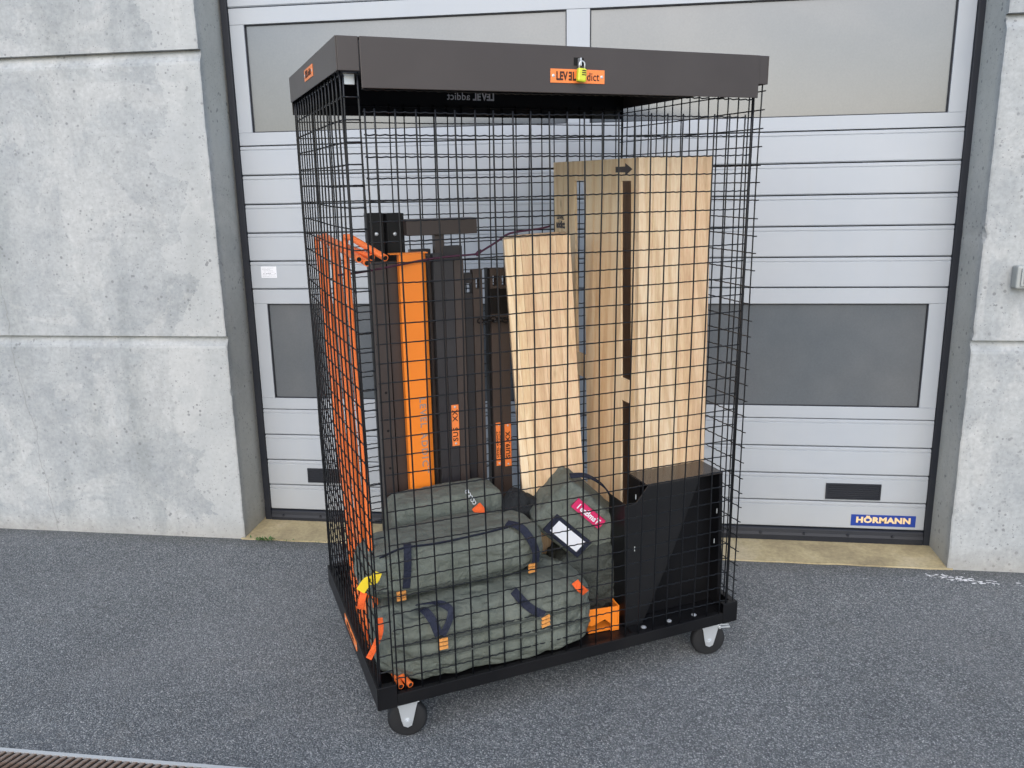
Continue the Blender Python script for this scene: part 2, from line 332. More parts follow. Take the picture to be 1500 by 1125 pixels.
# ------------------------------------------------------------------ concrete walls
YD = .21
KS = (YD-CAM.y)/(.13877-CAM.y)
def dz(z): return CAM.z+(z-CAM.z)*KS
def dx(x): return CAM.x+(x-CAM.x)*KS
XL, XR = -.0734, 2.9086
def wall_panel(xa, xb, z0, z1, zbev, ztop, corner, parent, seed):
    """one cast course: face y=0, chamfer at its head running back to y=.014; corner = x of the rough arris, return runs back to y=.42"""
    mb = MB(); dirx = 1 if corner > (xa+xb)/2 else -1
    zs = []; z = z0
    while z < min(z1, 2.9): zs.append(z); z += .012
    zs.append(z1)
    other = xa if dirx > 0 else xb
    cols = [other, corner-dirx*.5, corner-dirx*.08, corner-dirx*.02, corner-dirx*.006, corner]
    vs = []; rows = []
    for z in zs:
        j = 0.; 
        if z < 3: 
            j = .0018*noise.noise(Vector((seed, z*30, 0)))+.0022*noise.noise(Vector((seed, z*7, 4)))
            c = noise.noise(Vector((seed*3, z*11, 9)));  j -= max(0, c-.42)*.035
        row = []
        for ci, x in enumerate(cols):
            y = 0.
            if ci >= 4: y = .003 if ci == 5 else .0
            xx = x+(dirx*j if ci >= 4 else 0)
            if zbev is not None and z > zbev: y += .026*min(1, (z-zbev)/(z1-zbev))
            row.append((xx, y, z))
        row.append((corner+dirx*j*.2, .02, z)); row.append((corner, .42, z)); rows.append(row)
    m_ = len(rows[0]); flat = [p for r_ in rows for p in r_]
    fs = [(i*m_+j_, i*m_+j_+1, (i+1)*m_+j_+1, (i+1)*m_+j_) for i in range(len(rows)-1) for j_ in range(m_-1)]
    nb = len(rows)-1
    k = len(flat); flat += [(other, .42, z0), (other, .42, z1)]
    fs += [tuple([nb*m_+j_ for j_ in range(m_)]+[k+1]), tuple([j_ for j_ in range(m_-1, -1, -1)]+[k])]
    mb.add(flat, fs)
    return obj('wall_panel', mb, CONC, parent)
wl = thing('concrete_wall', 'pale grey cast concrete wall left of the sectional door', 'wall', T(0, 0, 0))
wr = thing('concrete_wall', 'concrete wall to the right of the door with the switch box', 'wall', T(0, 0, 0))
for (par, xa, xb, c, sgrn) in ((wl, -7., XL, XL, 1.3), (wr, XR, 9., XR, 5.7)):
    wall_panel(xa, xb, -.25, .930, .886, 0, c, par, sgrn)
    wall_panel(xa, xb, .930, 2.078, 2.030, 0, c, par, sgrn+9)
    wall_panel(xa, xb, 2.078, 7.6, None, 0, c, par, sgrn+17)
mb = MB(); mb.box((XL+.002, .004, 3.15), (XR-.002, .40, 7.6)); lt = obj('door_lintel', mb, CONC); tag(lt, 'concrete lintel closing the wall above the sectional door', 'lintel')
mb = MB(); mb.box((-7, .43, -.3), (9, 9, 7.55)); bb = obj('hall_building', mb, CONC); tag(bb, 'concrete hall building standing behind the door and walls', 'building')

# ------------------------------------------------------------------ sectional door
door = thing('sectional_door', 'light grey sectional garage door with two window bands', 'garage door', T(0, YD, 0))
DL, DR = dx(0), dx(2.8556)
def slat(z0, z1):
    mb = MB(); g = .0022
    # profile in (y, z): gap, 17 mm raised lip at the head, main face
    pr = [(.030, z0+g), (.004, z0+g), (0, z0+g+.004), (0, z1-.0205), (.0035, z1-.0185), (.0035, z1-.0165), (.0005, z1-.015), (.0005, z1-g-.004), (.005, z1-g), (.030, z1-g)]
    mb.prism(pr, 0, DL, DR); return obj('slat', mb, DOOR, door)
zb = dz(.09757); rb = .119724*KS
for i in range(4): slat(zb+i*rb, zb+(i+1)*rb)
z4 = zb+4*rb; z5 = dz(1.1155)
for i in range(5): slat(z5+i*rb, z5+(i+1)*rb)
zt = z5+5*rb; zu = dz(2.2516)
for i in range(7): slat(zu+i*rb, zu+(i+1)*rb)
mb = MB(); mb.box((DL-.01, .032, zb-.02), (DR+.01, .06, 3.15)); obj('backing_sheet', mb, DARK, door)
def window_band(z0, z1, p0, p1):
    g = .0022; xm0, xm1 = dx(1.3700), dx(1.4600)
    pa, pb = dx(.060), dx(2.7925)
    f = MB(); f.box((DL, 0, z0+g), (DR, .03, p0)); fr = obj('bottom_rail', f, DOOR, door, bev=.0015)
    f = MB(); f.box((DL, 0, p1), (DR, .03, z1-g)); obj('top_rail', f, DOOR, door, bev=.0015)
    for (a, b) in ((DL, pa), (pb, DR)):
        f = MB(); f.box((a, .0006, p0+.0006), (b, .03, p1-.0006)); obj('stile', f, DOOR, door, bev=.001)
    f = MB(); f.box((xm0, .0006, p0+.0006), (xm1, .03, p1-.0006)); obj('mullion', f, DOOR, door, bev=.001)
    for (a, b) in ((pa, xm0), (xm1, pb)):
        f = MB(); f.box((a+.001, .014, p0+.001), (b-.001, .02, p1-.001)); pn = obj('window_pane', f, PANE, door)
        f = MB(); q = .004
        for lo, hi in (((a, .006, p0), (b, .0145, p0+q)), ((a, .006, p1-q), (b, .0145, p1)), ((a, .006, p0+q), (a+q, .0145, p1-q)), ((b-q, .006, p0+q), (b, .0145, p1-q))): f.box(lo, hi)
        obj('glazing_gasket', f, BLUEBLACK, pn)
window_band(z4, z5, dz(.6283), dz(1.0517))
window_band(zt, zu, dz(1.767), dz(2.187))
# seals
mb = MB(); mb.box((DL-.03, -.012, .0), (DL-.001, .02, 3.15)); obj('side_seal', mb, BLUEBLACK, door, bev=.003)
mb = MB(); mb.box((DR+.001, -.012, .0), (DR+.03, .02, 3.15)); obj('side_seal', mb, BLUEBLACK, door, bev=.003)
mb = MB(); mb.prism([(-.010, zb-.005), (-.012, zb-.022), (-.016, .035), (-.013, .008), (.02, .006), (.02, zb-.001), (-.004, zb-.001)], 0, DL+.001, DR-.001); obj('bottom_seal', mb, BLUEBLACK, door, bev=.002)
mb = MB()
for i in range(16):
    x = DL+.06+i*.182; mb.lathe([(.0, -.019), (.005, -.0185), (.006, -.014)], (x, 0, .045), 1, 8)
obj('seal_rivets', mb, BLUEBLACK, door, kind='stuff')
# steel guide strips seen at the reveal foot
for (x0, x1) in ((XL+.001, DL-.031), (DR+.031, XR-.001)):
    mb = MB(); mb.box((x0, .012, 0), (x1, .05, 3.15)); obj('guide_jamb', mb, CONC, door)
# vents
def vent(px0, py0, px1, py1):
    a = W(px0, py0, 1, YD-.004); b = W(px1, py1, 1, YD-.004)
    x0, x1, z1_, z0_ = a.x, b.x, a.z, b.z
    f = MB(); t = .006
    for lo, hi in (((x0, -.006, z0_), (x1, .0, z0_+t)), ((x0, -.006, z1_-t), (x1, .0, z1_)), ((x0, -.006, z0_+t), (x0+t, .0, z1_-t)), ((x1-t, -.006, z0_+t), (x1, .0, z1_-t))): f.box(lo, hi)
    o = obj('vent_grille', f, BLUEBLACK, door)
    f = MB(); f.box((x0+t, -.0015, z0_+t), (x1-t, -.0002, z1_-t)); obj('vent_back', f, BLUEBLACK, o)
    for i in range(6):
        z = z0_+t+(z1_-z0_-2*t)*(i+.5)/6; f = MB(); f.box((x0+t, -.0055, z-.0018), (x1-t, -.0015, z+.0018)); obj('vent_slat', f, BLUEBLACK, o)
vent(1210.5, 707.8, 1289.3, 733.0)
vent(450, 686, 523, 708.5)
# maker's plate
a = W(1247, 753.2, 1, YD); b = W(1340.2, 772.5, 1, YD); pc = Vector(((a.x+b.x)/2, 0, (a.z+b.z)/2)); pw = b.x-a.x; ph = pw*.192
mb = MB(); mb.box((-pw/2, -.0016, -ph/2), (pw/2, 0, ph/2)); pl = obj('maker_plate', mb, BLUE, door, mtx=T(pc.x, 0, pc.z), label='blue plate lettered in cream at lower right')
tm = text_mesh('HÖRMANN',   .056, .0006, .0030, .95, 1.08); xsz = max(v.co.x for v in tm.vertices)-min(v.co.x for v in tm.vertices)
ysz = max(v.co.y for v in tm.vertices)-min(v.co.y for v in tm.vertices)
for v in tm.vertices: v.co.x *= pw*.84/xsz; v.co.y *= ph*.66/ysz
obj('lettering', tm, CREAM, pl, mtx=T(0, -.0022, .001) @ FRONT)
a = W(382, 390.5, 1, YD); b = W(406, 407, 1, YD)
mb = MB(); mb.box((a.x, -.0012, b.z), (b.x, 0, a.z)); st = obj('sticker', mb, WHITE, door, label='small white printed sticker')
mb = MB(); hw = b.x-a.x; hh = a.z-b.z; r3 = random.Random(3)
for i in range(7):
    z = a.z-hh*(.12+.12*i); x = a.x+hw*.08
    while x < b.x-hw*.1:
        l_ = hw*r3.uniform(.03, .12)
        if r3.random() < .75: mb.box((x, -.0016, z-hh*(.05 if i == 4 else .02)), (min(x+l_, b.x-hw*.06), -.0012, z))
        x += l_+hw*.02
obj('print', mb, PRINT, st)

# wall switch
a = W(1483, 388, 1, 0); mb = MB(); sx, sz = a.x, a.z-.042
sw = thing('switch_box', 'grey surface mounted switch box on the right hand concrete wall', 'switch', T(sx, 0, sz))
mb = MB(); mb.box((0, -.045, -.042), (.075, 0, .042)); obj('housing', mb, SWG, sw, bev=.007)
mb = MB(); mb.box((.014, -.051, -.032), (.066, -.0455, .032)); obj('cover_frame', mb, SWG, sw, bev=.002)
mb = MB(); mb.box((.023, -.055, -.024), (.058, -.0515, .024)); obj('rocker', mb, SWG, sw, bev=.002)

# drain channel at the lower left
dr = thing('drain_channel', 'rusty slotted drain grate set in the asphalt at bottom left', 'drain', T(0, 0, 0))
mb = MB(); y0 = -1.402
def gp(x, y, d): return (x, y, gz(x, y)+d)
A = (-1.6, .9)
for (ya, yb, h) in ((y0-.012, y0, .006), (y0-.172, y0-.160, .006)):
    mb.add([gp(A[0], ya, h), gp(A[1], ya, h), gp(A[1], yb, h), gp(A[0], yb, h), gp(A[0], ya, -.03), gp(A[1], ya, -.03), gp(A[1], yb, -.03), gp(A[0], yb, -.03)], [(0, 1, 2, 3), (0, 4, 5, 1), (1, 5, 6, 2), (2, 6, 7, 3), (3, 7, 4, 0)])
obj('channel_edge', mb, STEEL, dr)
mb = MB(); mb.add([gp(A[0], y0-.160, .0015), gp(A[1], y0-.160, .0015), gp(A[1], y0-.012, .0015), gp(A[0], y0-.012, .0015)], [(0, 1, 2, 3)]); obj('channel_void', mb, DARK, dr)
bar = MB(); bar.add([(0, -.148, .002), (.012, -.148, .002), (.062, 0, .002), (.050, 0, .002), (0, -.148, .006), (.012, -.148, .006), (.062, 0, .006), (.050, 0, .006)], [(3, 2, 1, 0), (4, 5, 6, 7), (0, 1, 5, 4), (1, 2, 6, 5), (2, 3, 7, 6), (3, 0, 4, 7)])
bme = bar.mesh('grate_bar'); bme.materials.append(RUST)
for i in range(102):
    x = A[0]+.03+i*.0235; o = bpy.data.objects.new('grate_bar', bme); COL.objects.link(o); o.parent = dr; o.location = (x, y0-.012, gz(x, y0-.09)+.0005)

# white paint spatter
mb = MB(); rp = random.Random(11)
def fleck(cx, cy, rx_, ry_):
    n_ = 9; pts = []
    for k in range(n_):
        t = 2*math.pi*k/n_; q = rp.uniform(.35, 1.2); x, y = cx+rx_*q*math.cos(t), cy+ry_*q*math.sin(t); pts.append((x, y, gz(x, y)+.004))
    pts.append((cx, cy, gz(cx, cy)+.0045)); mb.add(pts, [(k, (k+1) % n_, n_) for k in range(n_)])
for i in range(75):
    t = rp.random(); x = 2.83+.20*t+rp.gauss(0, .02); y = -.065-.045*t+rp.gauss(0, .010); fleck(x, y, rp.uniform(.003, .012), rp.uniform(.002, .006))
for i in range(14): fleck(rp.uniform(3.12, 3.3), rp.uniform(-.1, -.05), rp.uniform(.004, .014), rp.uniform(.002, .006))
for i in range(26): fleck(rp.uniform(2.7, 3.15), rp.uniform(-.16, -.03), .003, .002)
ps = obj('paint_spatter', mb, PAINTW); tag(ps, 'white paint spatter on the asphalt beside the right wall foot', 'paint spatter', kind='stuff')

# weeds in the joints
def weed(name, label, cx, cy, n_, h, spread):
    mb = MB(); r4 = random.Random(int(cx*1000)+5)
    for i in range(n_):
        x = cx+r4.gauss(0, spread); y = cy+r4.gauss(0, .006); z = gz(x, y)+.004; a = r4.uniform(0, 6.28); l_ = h*r4.uniform(.5, 1.2); wd = l_*.28; el = r4.uniform(.3, 1.3)
        d = Vector((math.cos(a)*math.cos(el), math.sin(a)*math.cos(el), math.sin(el))); s_ = Vector((-math.sin(a), math.cos(a), 0))*wd/2; p = Vector((x, y, z))
        mb.add([p, p+d*l_*.5+s_, p+d*l_+Vector((0, 0, -l_*.15)), p+d*l_*.5-s_], [(0, 1, 2, 3)])
    o = obj(name, mb, LEAF); tag(o, label, 'weed', kind='stuff'); return o
weed('weed', 'low green weed tuft growing where sill meets the asphalt, left of the cage', .025, -.012, 60, .022, .028)
weed('weed', 'sparse thin weeds along the sill joint just left of the cage', .16, -.010, 26, .012, .06)

# ------------------------------------------------------------------ the wire cage trolley
LX, LY = 1.2, .81
Z0, ZF, ZR, ZL0, ZL1, ZP = .1288, .150, .1990, 1.7985, 1.8730, 1.7615
cage = thing('wire_cage_trolley', 'tall black wire mesh cage trolley with solid lid on castors', 'cage', CM)
t = .003
mb = MB(); mb.box((.004, .004, Z0+.004), (LX-.004, LY-.004, ZF)); obj('floor_tray', mb, BLACK, cage)
mb = MB(); mb.box((0, 0, Z0), (t, LY, ZR)); mb.box((t, LY-t, Z0), (LX-t, LY, ZR)); mb.box((LX-t, 0, Z0), (LX, LY, ZR))
mb.box((t, 0, Z0), (.056, t, ZR)); mb.box((LX-.056, 0, Z0), (LX-t, t, ZR))
mb.box((t, t, ZR-.003), (.020, LY-t, ZR-.0005)); mb.box((LX-.020, t, ZR-.003), (LX-t, LY-t, ZR-.0005)); mb.box((.020, t, ZR-.003), (.056, .020, ZR-.0005)); mb.box((LX-.056, t, ZR-.003), (LX-.020, .020, ZR-.0005))
mb.box((.020, LY-.020, ZR-.003), (LX-.020, LY-t, ZR-.0005))
obj('base_rim', mb, BLACK, cage, bev=.0012)
mb = MB(); mb.box((.0565, .0005, Z0+.001), (LX-.0565, .0035, .1665)); mb.box((.0565, .0035, .1640), (LX-.0565, .014, .1665)); mb.box((.0565, .014, .152), (LX-.0565, .0165, .1665)); obj('front_rail', mb, BLACK, cage, bev=.0008)
# lid
mb = MB(); mb.box((.002, .002, ZL1-.004), (LX-.002, LY-.002, ZL1-.001))
mb.box((0, 0, ZL0), (t, LY, ZL1)); mb.box((t, LY-t, ZP), (LX-t, LY, ZL1)); mb.box((LX-t, 0, ZL0), (LX, LY, ZL1)); mb.box((t, 0, ZL0), (.053, t, ZL1)); mb.box((LX-.034, 0, ZL0), (LX-t, t, ZL1))
obj('lid', mb, LIDM, cage, bev=.0015)
mb = MB(); mb.box((.004, .004, ZL1-.007), (LX-.004, LY-.004, ZL1-.0045)); obj('lid_underside', mb, BLACK, cage)
mb = MB(); mb.box((.004, LY-.0045, ZP+.001), (LX-.004, LY-.0035, ZL1-.008)); lb = obj('lid_inner_rim', mb, BLACK, cage)
mb = MB(); mb.box((.0545, -.004, ZP), (1.165, -.001, ZL1)); mb.box((.0545, -.001, ZL1-.003), (1.165, .03, ZL1-.0003)); lp = obj('lid_front_panel', mb, LIDM, cage, bev=.0015)
def brand(size, depth, m, parent, mtx, xs_=1., name='lettering'):
    """LEV, a reversed E, L, then the lower-case word, set side by side as one piece of lettering"""
    out = MB(); x = 0.
    for sx_, s_, bold in ((.80, 'LEV', .0012), (-.80, 'E', .0012), (.80, 'L', .0012), (.95, 'addict', .0002)):
        me = text_mesh(s_, size, depth, bold*size/.03, abs(sx_)*xs_, 1.05)
        lo = min(v.co.x for v in me.vertices); hi = max(v.co.x for v in me.vertices)
        gap = size*.30 if s_ == 'addict' else size*.09
        if x: x += gap
        vs = [((hi-v.co.x if sx_ < 0 else v.co.x-lo)+x, v.co.y, v.co.z) for v in me.vertices]
        out.add(vs, [tuple(p.vertices) for p in me.polygons]); x += hi-lo; bpy.data.meshes.remove(me)
    out.v = [(a-x/2, b, c) for a, b, c in out.v]
    return obj(name, out, m, parent, mtx=mtx), x
# orange name plate on the lid front
PA = L(806, 100, 1, -.004); PB = L(885, 124, 1, -.004); cx, cz = (PA.x+PB.x)/2, (L(806, 110.5, 1, -.004).z+L(885, 113.5, 1, -.004).z)/2
def nameplate(parent, mtx, wd, ht, txt=None):
    mb = MB(); mb.box((-wd/2, -.0015, -ht/2), (wd/2, 0, ht/2)); p = obj('name_plate', mb, TAGO, parent, mtx=mtx, bev=.0004, label='orange plate with dark lettering')
    for s_ in (-1, 1):
        mb = MB(); mb.lathe([(.0025, -.0025), (.004, -.0018), (.004, -.0012)], (s_*(wd/2-.008), 0, 0), 1, 8); obj('rivet', mb, STEEL, p)
    return p
pl = nameplate(lp, T(cx, -.0042, cz), PB.x-PA.x, .033)
pl.parent = cage
lt_, xw = brand(.0275, .0004, INK, pl, T(0, -.0021, -.001) @ FRONT, .86)
ca, cb = L(446, 98, 0, 0), L(459, 118, 0, 0)
pl2 = nameplate(cage, T(-.0002, (ca.y+cb.y)/2, (ca.z+cb.z)/2+.001) @ RZ(-math.pi/2), .145, .030); brand(.024, .0004, INK, pl2, T(0, -.0021, 0) @ FRONT, .8)
pl3 = nameplate(cage, T(-.0002, .377, (Z0+ZR)/2+.004) @ RZ(-math.pi/2), .19, .030); brand(.024, .0004, INK, pl3, T(0, -.0021, 0) @ FRONT, .9)
# pale letters stand in for light through cut-outs in far rim, hence reversed
ba, bb_ = L(646, 142, 1, LY-.005), L(732, 142, 1, LY-.005)
ob, xw = brand(.034, .0003, WHITE, lb, T((ba.x+bb_.x)/2, LY-.0049, (ba.z+bb_.z)/2) @ RZ(math.pi) @ FRONT, 1.0, 'painted_cut_out_light')
# padlock + latch slot
sp_ = L(848, 90, 1, -.005)
mb = MB(); mb.box((sp_.x-.014, -.0046, sp_.z-.010), (sp_.x+.014, -.0041, sp_.z+.009)); obj('latch_slot', mb, DARK, cage)
mb = MB(); mb.box((sp_.x-.003, -.020, sp_.z-.012), (sp_.x+.001, -.0046, sp_.z+.007)); obj('latch_tongue', mb, STEEL, cage, bev=.001)
pk = thing('padlock', 'small yellow padlock hanging over the orange plate on the lid front', 'padlock', CM @ T(sp_.x, -.020, sp_.z-.030) @ RY(R(6)) @ RX(R(-4)))
mb = MB(); mb.box((-.012, -.007, -.021), (.012, .007, .012)); obj('body', mb, YELL, pk, bev=.004)
mb = MB(); arc = [(-.0075, 0, .010), (-.0075, 0, .022)]+[(-.0075*math.cos(a), 0, .022+.0075*math.sin(a)) for a in (.5, 1.05, 1.57, 2.1, 2.64)]+[(.0075, 0, .022), (.0075, 0, .010)]; mb.tube(arc, .0018, 8); obj('shackle', mb, STEEL, pk, smooth=True)
mb = MB()
for k, z in enumerate((.006, .001, -.004)): mb.box((-.002, -.0078, z-.0012), (.009, -.0071, z+.0012))
obj('dial_marks', mb, INK, pk)

# mesh panels ------------------------------------------------------
RV, RH = .0022, .0019
def wire_panel(us, zs, place, u0, u1, z0, z1, crimp=.0016, bow=0., seed=0, out=.0):
    """us: upright positions, zs: level wires; place(u, n, z) -> point, n = offset out of the panel"""
    mb = MB()
    def bw(u, z): return bow*math.sin(math.pi*(u-u0)/max(.01, u1-u0))*math.sin(math.pi*(z-z0)/(z1-z0))+.0035*noise.noise(Vector((u*3+seed, z*3, seed)))
    for u in us:
        pts = []; z = z0; k = 0; ph = rnd.random()*6
        while z < z1+1e-6:
            pts.append(place(u+.0012*math.sin(z*5+ph)+.0022*noise.noise(Vector((u*9, z*2.2, seed+3))), bw(u, z)+RH, z)); z += .05
        mb.tube(pts, RV, 6)
    for z in zs:
        pts = []; u = u0-out; k = 0
        while u < u1+out+1e-6:
            s_ = -1 if k % 2 else 1
            pts.append(place(u, bw(u, z)-RV+crimp*s_*.62, z+crimp*s_*.16+.0042*noise.noise(Vector((z*9, u*2.2, seed))))); u += .0125; k += 1
        mb.tube(pts, RH, 5)
    return mb
zsf = [1.759-.05*k for k in range(32)]; zss = [1.793-.05*k for k in range(32)]
usf = [.0595]+[.082+.05*k for k in range(22)]+[1.1565]
f_ = lambda u, n_, z: (u, .010-n_, z)
obj('front_mesh_door', wire_panel(usf, zsf, f_, .0595, 1.1575, .168, 1.760, .0050, .004, 1, .003), WIRE, cage, smooth=True, kind='stuff', label='hinged front panel of welded black wire')
l_ = lambda u, n_, z: (.012-n_, u, z)
obj('side_mesh', wire_panel([.014+.05*k for k in range(16)]+[.797], zss, l_, .012, .797, .15, 1.802, .0024, .010, 2, 0), WIRE, cage, smooth=True, kind='stuff', label='left side wire mesh')
obj('side_mesh', wire_panel([.014+.05*k for k in range(16)]+[.797], [z-.012 for z in zss], lambda u, n_, z: (1.188+n_, u, z), .006, .797, .15, 1.802, .0024, .006, 5, .012), WIRE, cage, smooth=True, kind='stuff', label='right side wire mesh with free wire ends')
obj('back_mesh', wire_panel([.014+.05*k for k in range(24)]+[1.187], [z-.003 for z in zss], lambda u, n_, z: (u, .798+n_, z), .012, 1.188, .15, 1.802, .0024, .006, 9, 0), WIRE, cage, smooth=True, kind='stuff')
obj('corner_mesh', wire_panel([.014, .049], zss, lambda u, n_, z: (u, .006+n_, z), .012, .052, .19, 1.802, .0012, 0, 12, 0), WIRE, cage, smooth=True, kind='stuff')
mb = MB(); mb.tube([(1.176, .03, .17), (1.176, .03, 1.80)], .0042, 8); obj('hinge_rod', mb, BLACK, cage, smooth=True)
# latch block under the near lid corner
mb = MB(); mb.box((.020, .030, 1.772), (.046, .034, 1.797)); obj('latch_plate', mb, STEEL, cage, bev=.001)

# castors ----------------------------------------------------------
WR = .0565
def castor_part(u, v, rot, brake):
    M = T(u, v, 0) @ RZ(rot)
    mb = MB(); pr = [(.0, -.0165), (WR-.010, -.0165), (WR-.004, -.014), (WR, -.008), (WR, .008), (WR-.004, .014), (WR-.010, .0165), (0, .0165)]
    mb.lathe([(max(r_, .0005), h) for r_, h in pr], (0.014, 0, WR), 1, 36)
    wh = obj('castor', mb, RUBBER, cage, mtx=M, smooth=False, bev=0)
    for p in wh.data.polygons: p.use_smooth = len(p.vertices) == 4
    for s_ in (-1, 1):
        mb = MB(); y = s_*.0225
        pr = [(-.020, .1265), (.048, .1265), (.040, .098), (.031, .060), (.026, .042), (.014, .036), (.002, .042), (-.003, .060), (-.009, .098)]
        mb.prism(pr, 1, y-.0014, y+.0014); obj('fork', mb, STEEL, wh, bev=.0008)
    mb = MB(); mb.tube([(.014, -.030, WR), (.014, .030, WR)], .0055, 10); mb.lathe([(.010, -.028), (.010, -.0245)], (.014, 0, WR), 1, 6); obj('axle', mb, STEEL, wh)
    mb = MB(); mb.box((-.036, -.036, .1245), (.050, .036, .1282)); obj('mounting_plate', mb, STEEL, wh, bev=.001)
    if brake:
        mb = MB(); mb.box((-.012, -.020, .112), (.078, .020, .115)); mb.box((.045, -.024, .104), (.082, .024, .1075)); mb.tube([(.045, -.03, .110), (.045, .03, .110)], .006, 8); obj('brake_pedal', mb, STEEL, wh, bev=.001)
    return wh
castor_part(.078, .050, R(-14), False); castor_part(LX-.092, .052, R(-16), True)
castor_part(.092, LY-.06, R(20), False); castor_part(LX-.10, LY-.06, R(200), False)

# ------------------------------------------------------------------ contents
def bx(mb, px0, px1, py, v, dp, z0=ZF+.001, lean=0.):   # upright bar whose front face lies at depth v, measured at its top
    a = L(px0, py, 1, v); b = L(px1, py, 1, v); mb.box((a.x, v, z0), (b.x, v+dp, a.z)); return a, b
def hollow(name, label, cat, px0, px1, py, v, dp, m, group=None, holes=(), slots=(), lean=0., z0=ZF+.002, cap=True):
    """box-section bar: body, darker open end; leans a little about its foot"""
    a = L(px0, py, 1, v); b = L(px1, py, 1, v); w_ = b.x-a.x; h = (a.z+b.z)/2-z0
    root = thing(name, label, cat, CM @ T((a.x+b.x)/2, v, z0) @ RX(lean), group or 'dark steel bars standing upright in the cage')
    mb = MB(); ww = w_/2; th_ = .0022
    sl = sorted(slots)               # (zc, halfheight, halfwidth) openings through front and back near the head
    mb.box((-ww, 0, 0), (-ww+th_, dp, h)); mb.box((ww-th_, 0, 0), (ww, dp, h))
    for yy in ((0, th_), (dp-th_, dp)):
        z = 0
        for (zc, hz, hwd) in sl:
            mb.box((-ww+th_, yy[0], z), (ww-th_, yy[1], h-zc-hz)); mb.box((-ww+th_, yy[0], h-zc-hz), (-hwd, yy[1], h-zc+hz)); mb.box((hwd, yy[0], h-zc-hz), (ww-th_, yy[1], h-zc+hz)); z = h-zc+hz
        mb.box((-ww+th_, yy[0], z), (ww-th_, yy[1], h))
    body = obj('body', mb, m, root)
    if cap:
        mb = MB(); mb.box((-ww+th_+.0004, th_+.0004, h-.012), (ww-th_-.0004, dp-th_-.0004, h-.004)); obj('end_cap', mb, RUBBER, root)
    for hz in holes:
        mb = MB(); mb.lathe([(.0045, -.0006), (.0045, .0004)], (0, 0, h-hz), 1, 12); obj('bolt_hole', mb, DARK, root)
    return root, w_, h
GB = 'upright steel box bars in the cage'
# two tall black channels at the back with bright bolts
for (a_, b_, lab) in ((537.5, 561.5, 'black steel channel with one bright bolt, tallest at far left of the bars'), (563.5, 590, 'wider black steel channel with round bright bolt beside the brown cross bar')):
    r_, w_, h = hollow('steel_channel', lab, 'steel channel', a_, b_, 312.5, .68, .05, BLACK, cap=False)
    mb = MB(); mb.lathe([(.001, -.006), (.0055, -.005), (.0065, 0)], (0, 0, h-.066), 1, 10); obj('bolt', mb, STEEL, r_)
    mb = MB(); mb.prism([(-w_/2-.002, .0), (-w_/2+.004, -.008), (-w_/2+.008, -.008), (-w_/2+.008, 0)], 2, 0, h); mb.prism([(w_/2-.008, 0), (w_/2-.008, -.008), (w_/2-.004, -.008), (w_/2+.002, 0)], 2, 0, h); obj('flange', mb, BLACK, r_)
hollow('steel_bar', 'olive brown square steel bar with bolt holes, leftmost front bar', 'steel bar', 544.5, 565, 385, .56, .04, BROWN, holes=(.42, .55, .68, .80))
hollow('steel_bar', 'dark brown square steel bar directly left of the orange channel', 'steel bar', 566.5, 584, 384, .57, .04, BROWN, holes=(.95,))
# orange channel
a = L(584.5, 373, 1, .53); b = L(624, 373, 1, .53); cw = b.x-a.x; chh = a.z-ZF-.002
oc = thing('orange_channel', 'bright orange folded steel channel standing among the dark bars', 'steel channel', CM @ T(a.x, .53, ZF+.002))
mb = MB(); mb.prism([(0, .032), (0, .006), (.009, 0), (cw-.012, 0), (cw, .010), (cw, .032), (cw-.003, .032), (cw-.003, .011), (cw-.013, .003), (.010, .003), (.003, .0075), (.003, .032)], 2, 0, chh); obj('profile', mb, ORANGE, oc)
mb = MB(); mb.box((-.028, -.001, chh+.0005), (cw+.006, .033, chh+.0035)); obj('head_plate', mb, ORANGE, oc)
obj('lettering', text_mesh('LEVEL ADDICT', .030, .0003, .0006, 1.1, 1.25), GINK, oc, mtx=T(cw*.62, -.0006, L(616, 640, 1, .53).z-ZF) @ FRONT @ RZ(-math.pi/2))
hollow('steel_bar', 'narrow dark steel bar close against the right of the orange channel', 'steel bar', 626, 641, 374, .60, .04, BROWN)
hollow('steel_bar', 'short grey box end showing just above the orange channel', 'steel bar', 601, 630.5, 365.5, .70, .03, GREY)
hollow('steel_bar', 'blue grey steel bar with rounded head under the brown crossbar stem', 'steel bar', 634.5, 649, 372, .56, .035, GREY)
r_, w_, h = hollow('steel_bar', 'dark steel bar carrying the single orange plate', 'steel bar', 650, 663.5, 377, .555, .035, GREY)
tg = nameplate(r_, T(.004, -.0006, L(663, 625, 1, .55).z-ZF) @ RY(-math.pi/2), .145, .0255)
obj('tag_lettering', text_mesh('SUS  XX', .025, .0003, .0005, 1.1, 1.15), INK, tg, mtx=T(0, -.0021, 0) @ FRONT)
hollow('steel_bar', 'brown steel bar right of the one with the single orange plate', 'steel bar', 664.5, 678.5, 380, .56, .04, BROWN)
hollow('steel_bar', 'tall grey bar rising behind the brown bars below the rope knot', 'steel bar', 649, 676.5, 360.5, .64, .035, GREY)
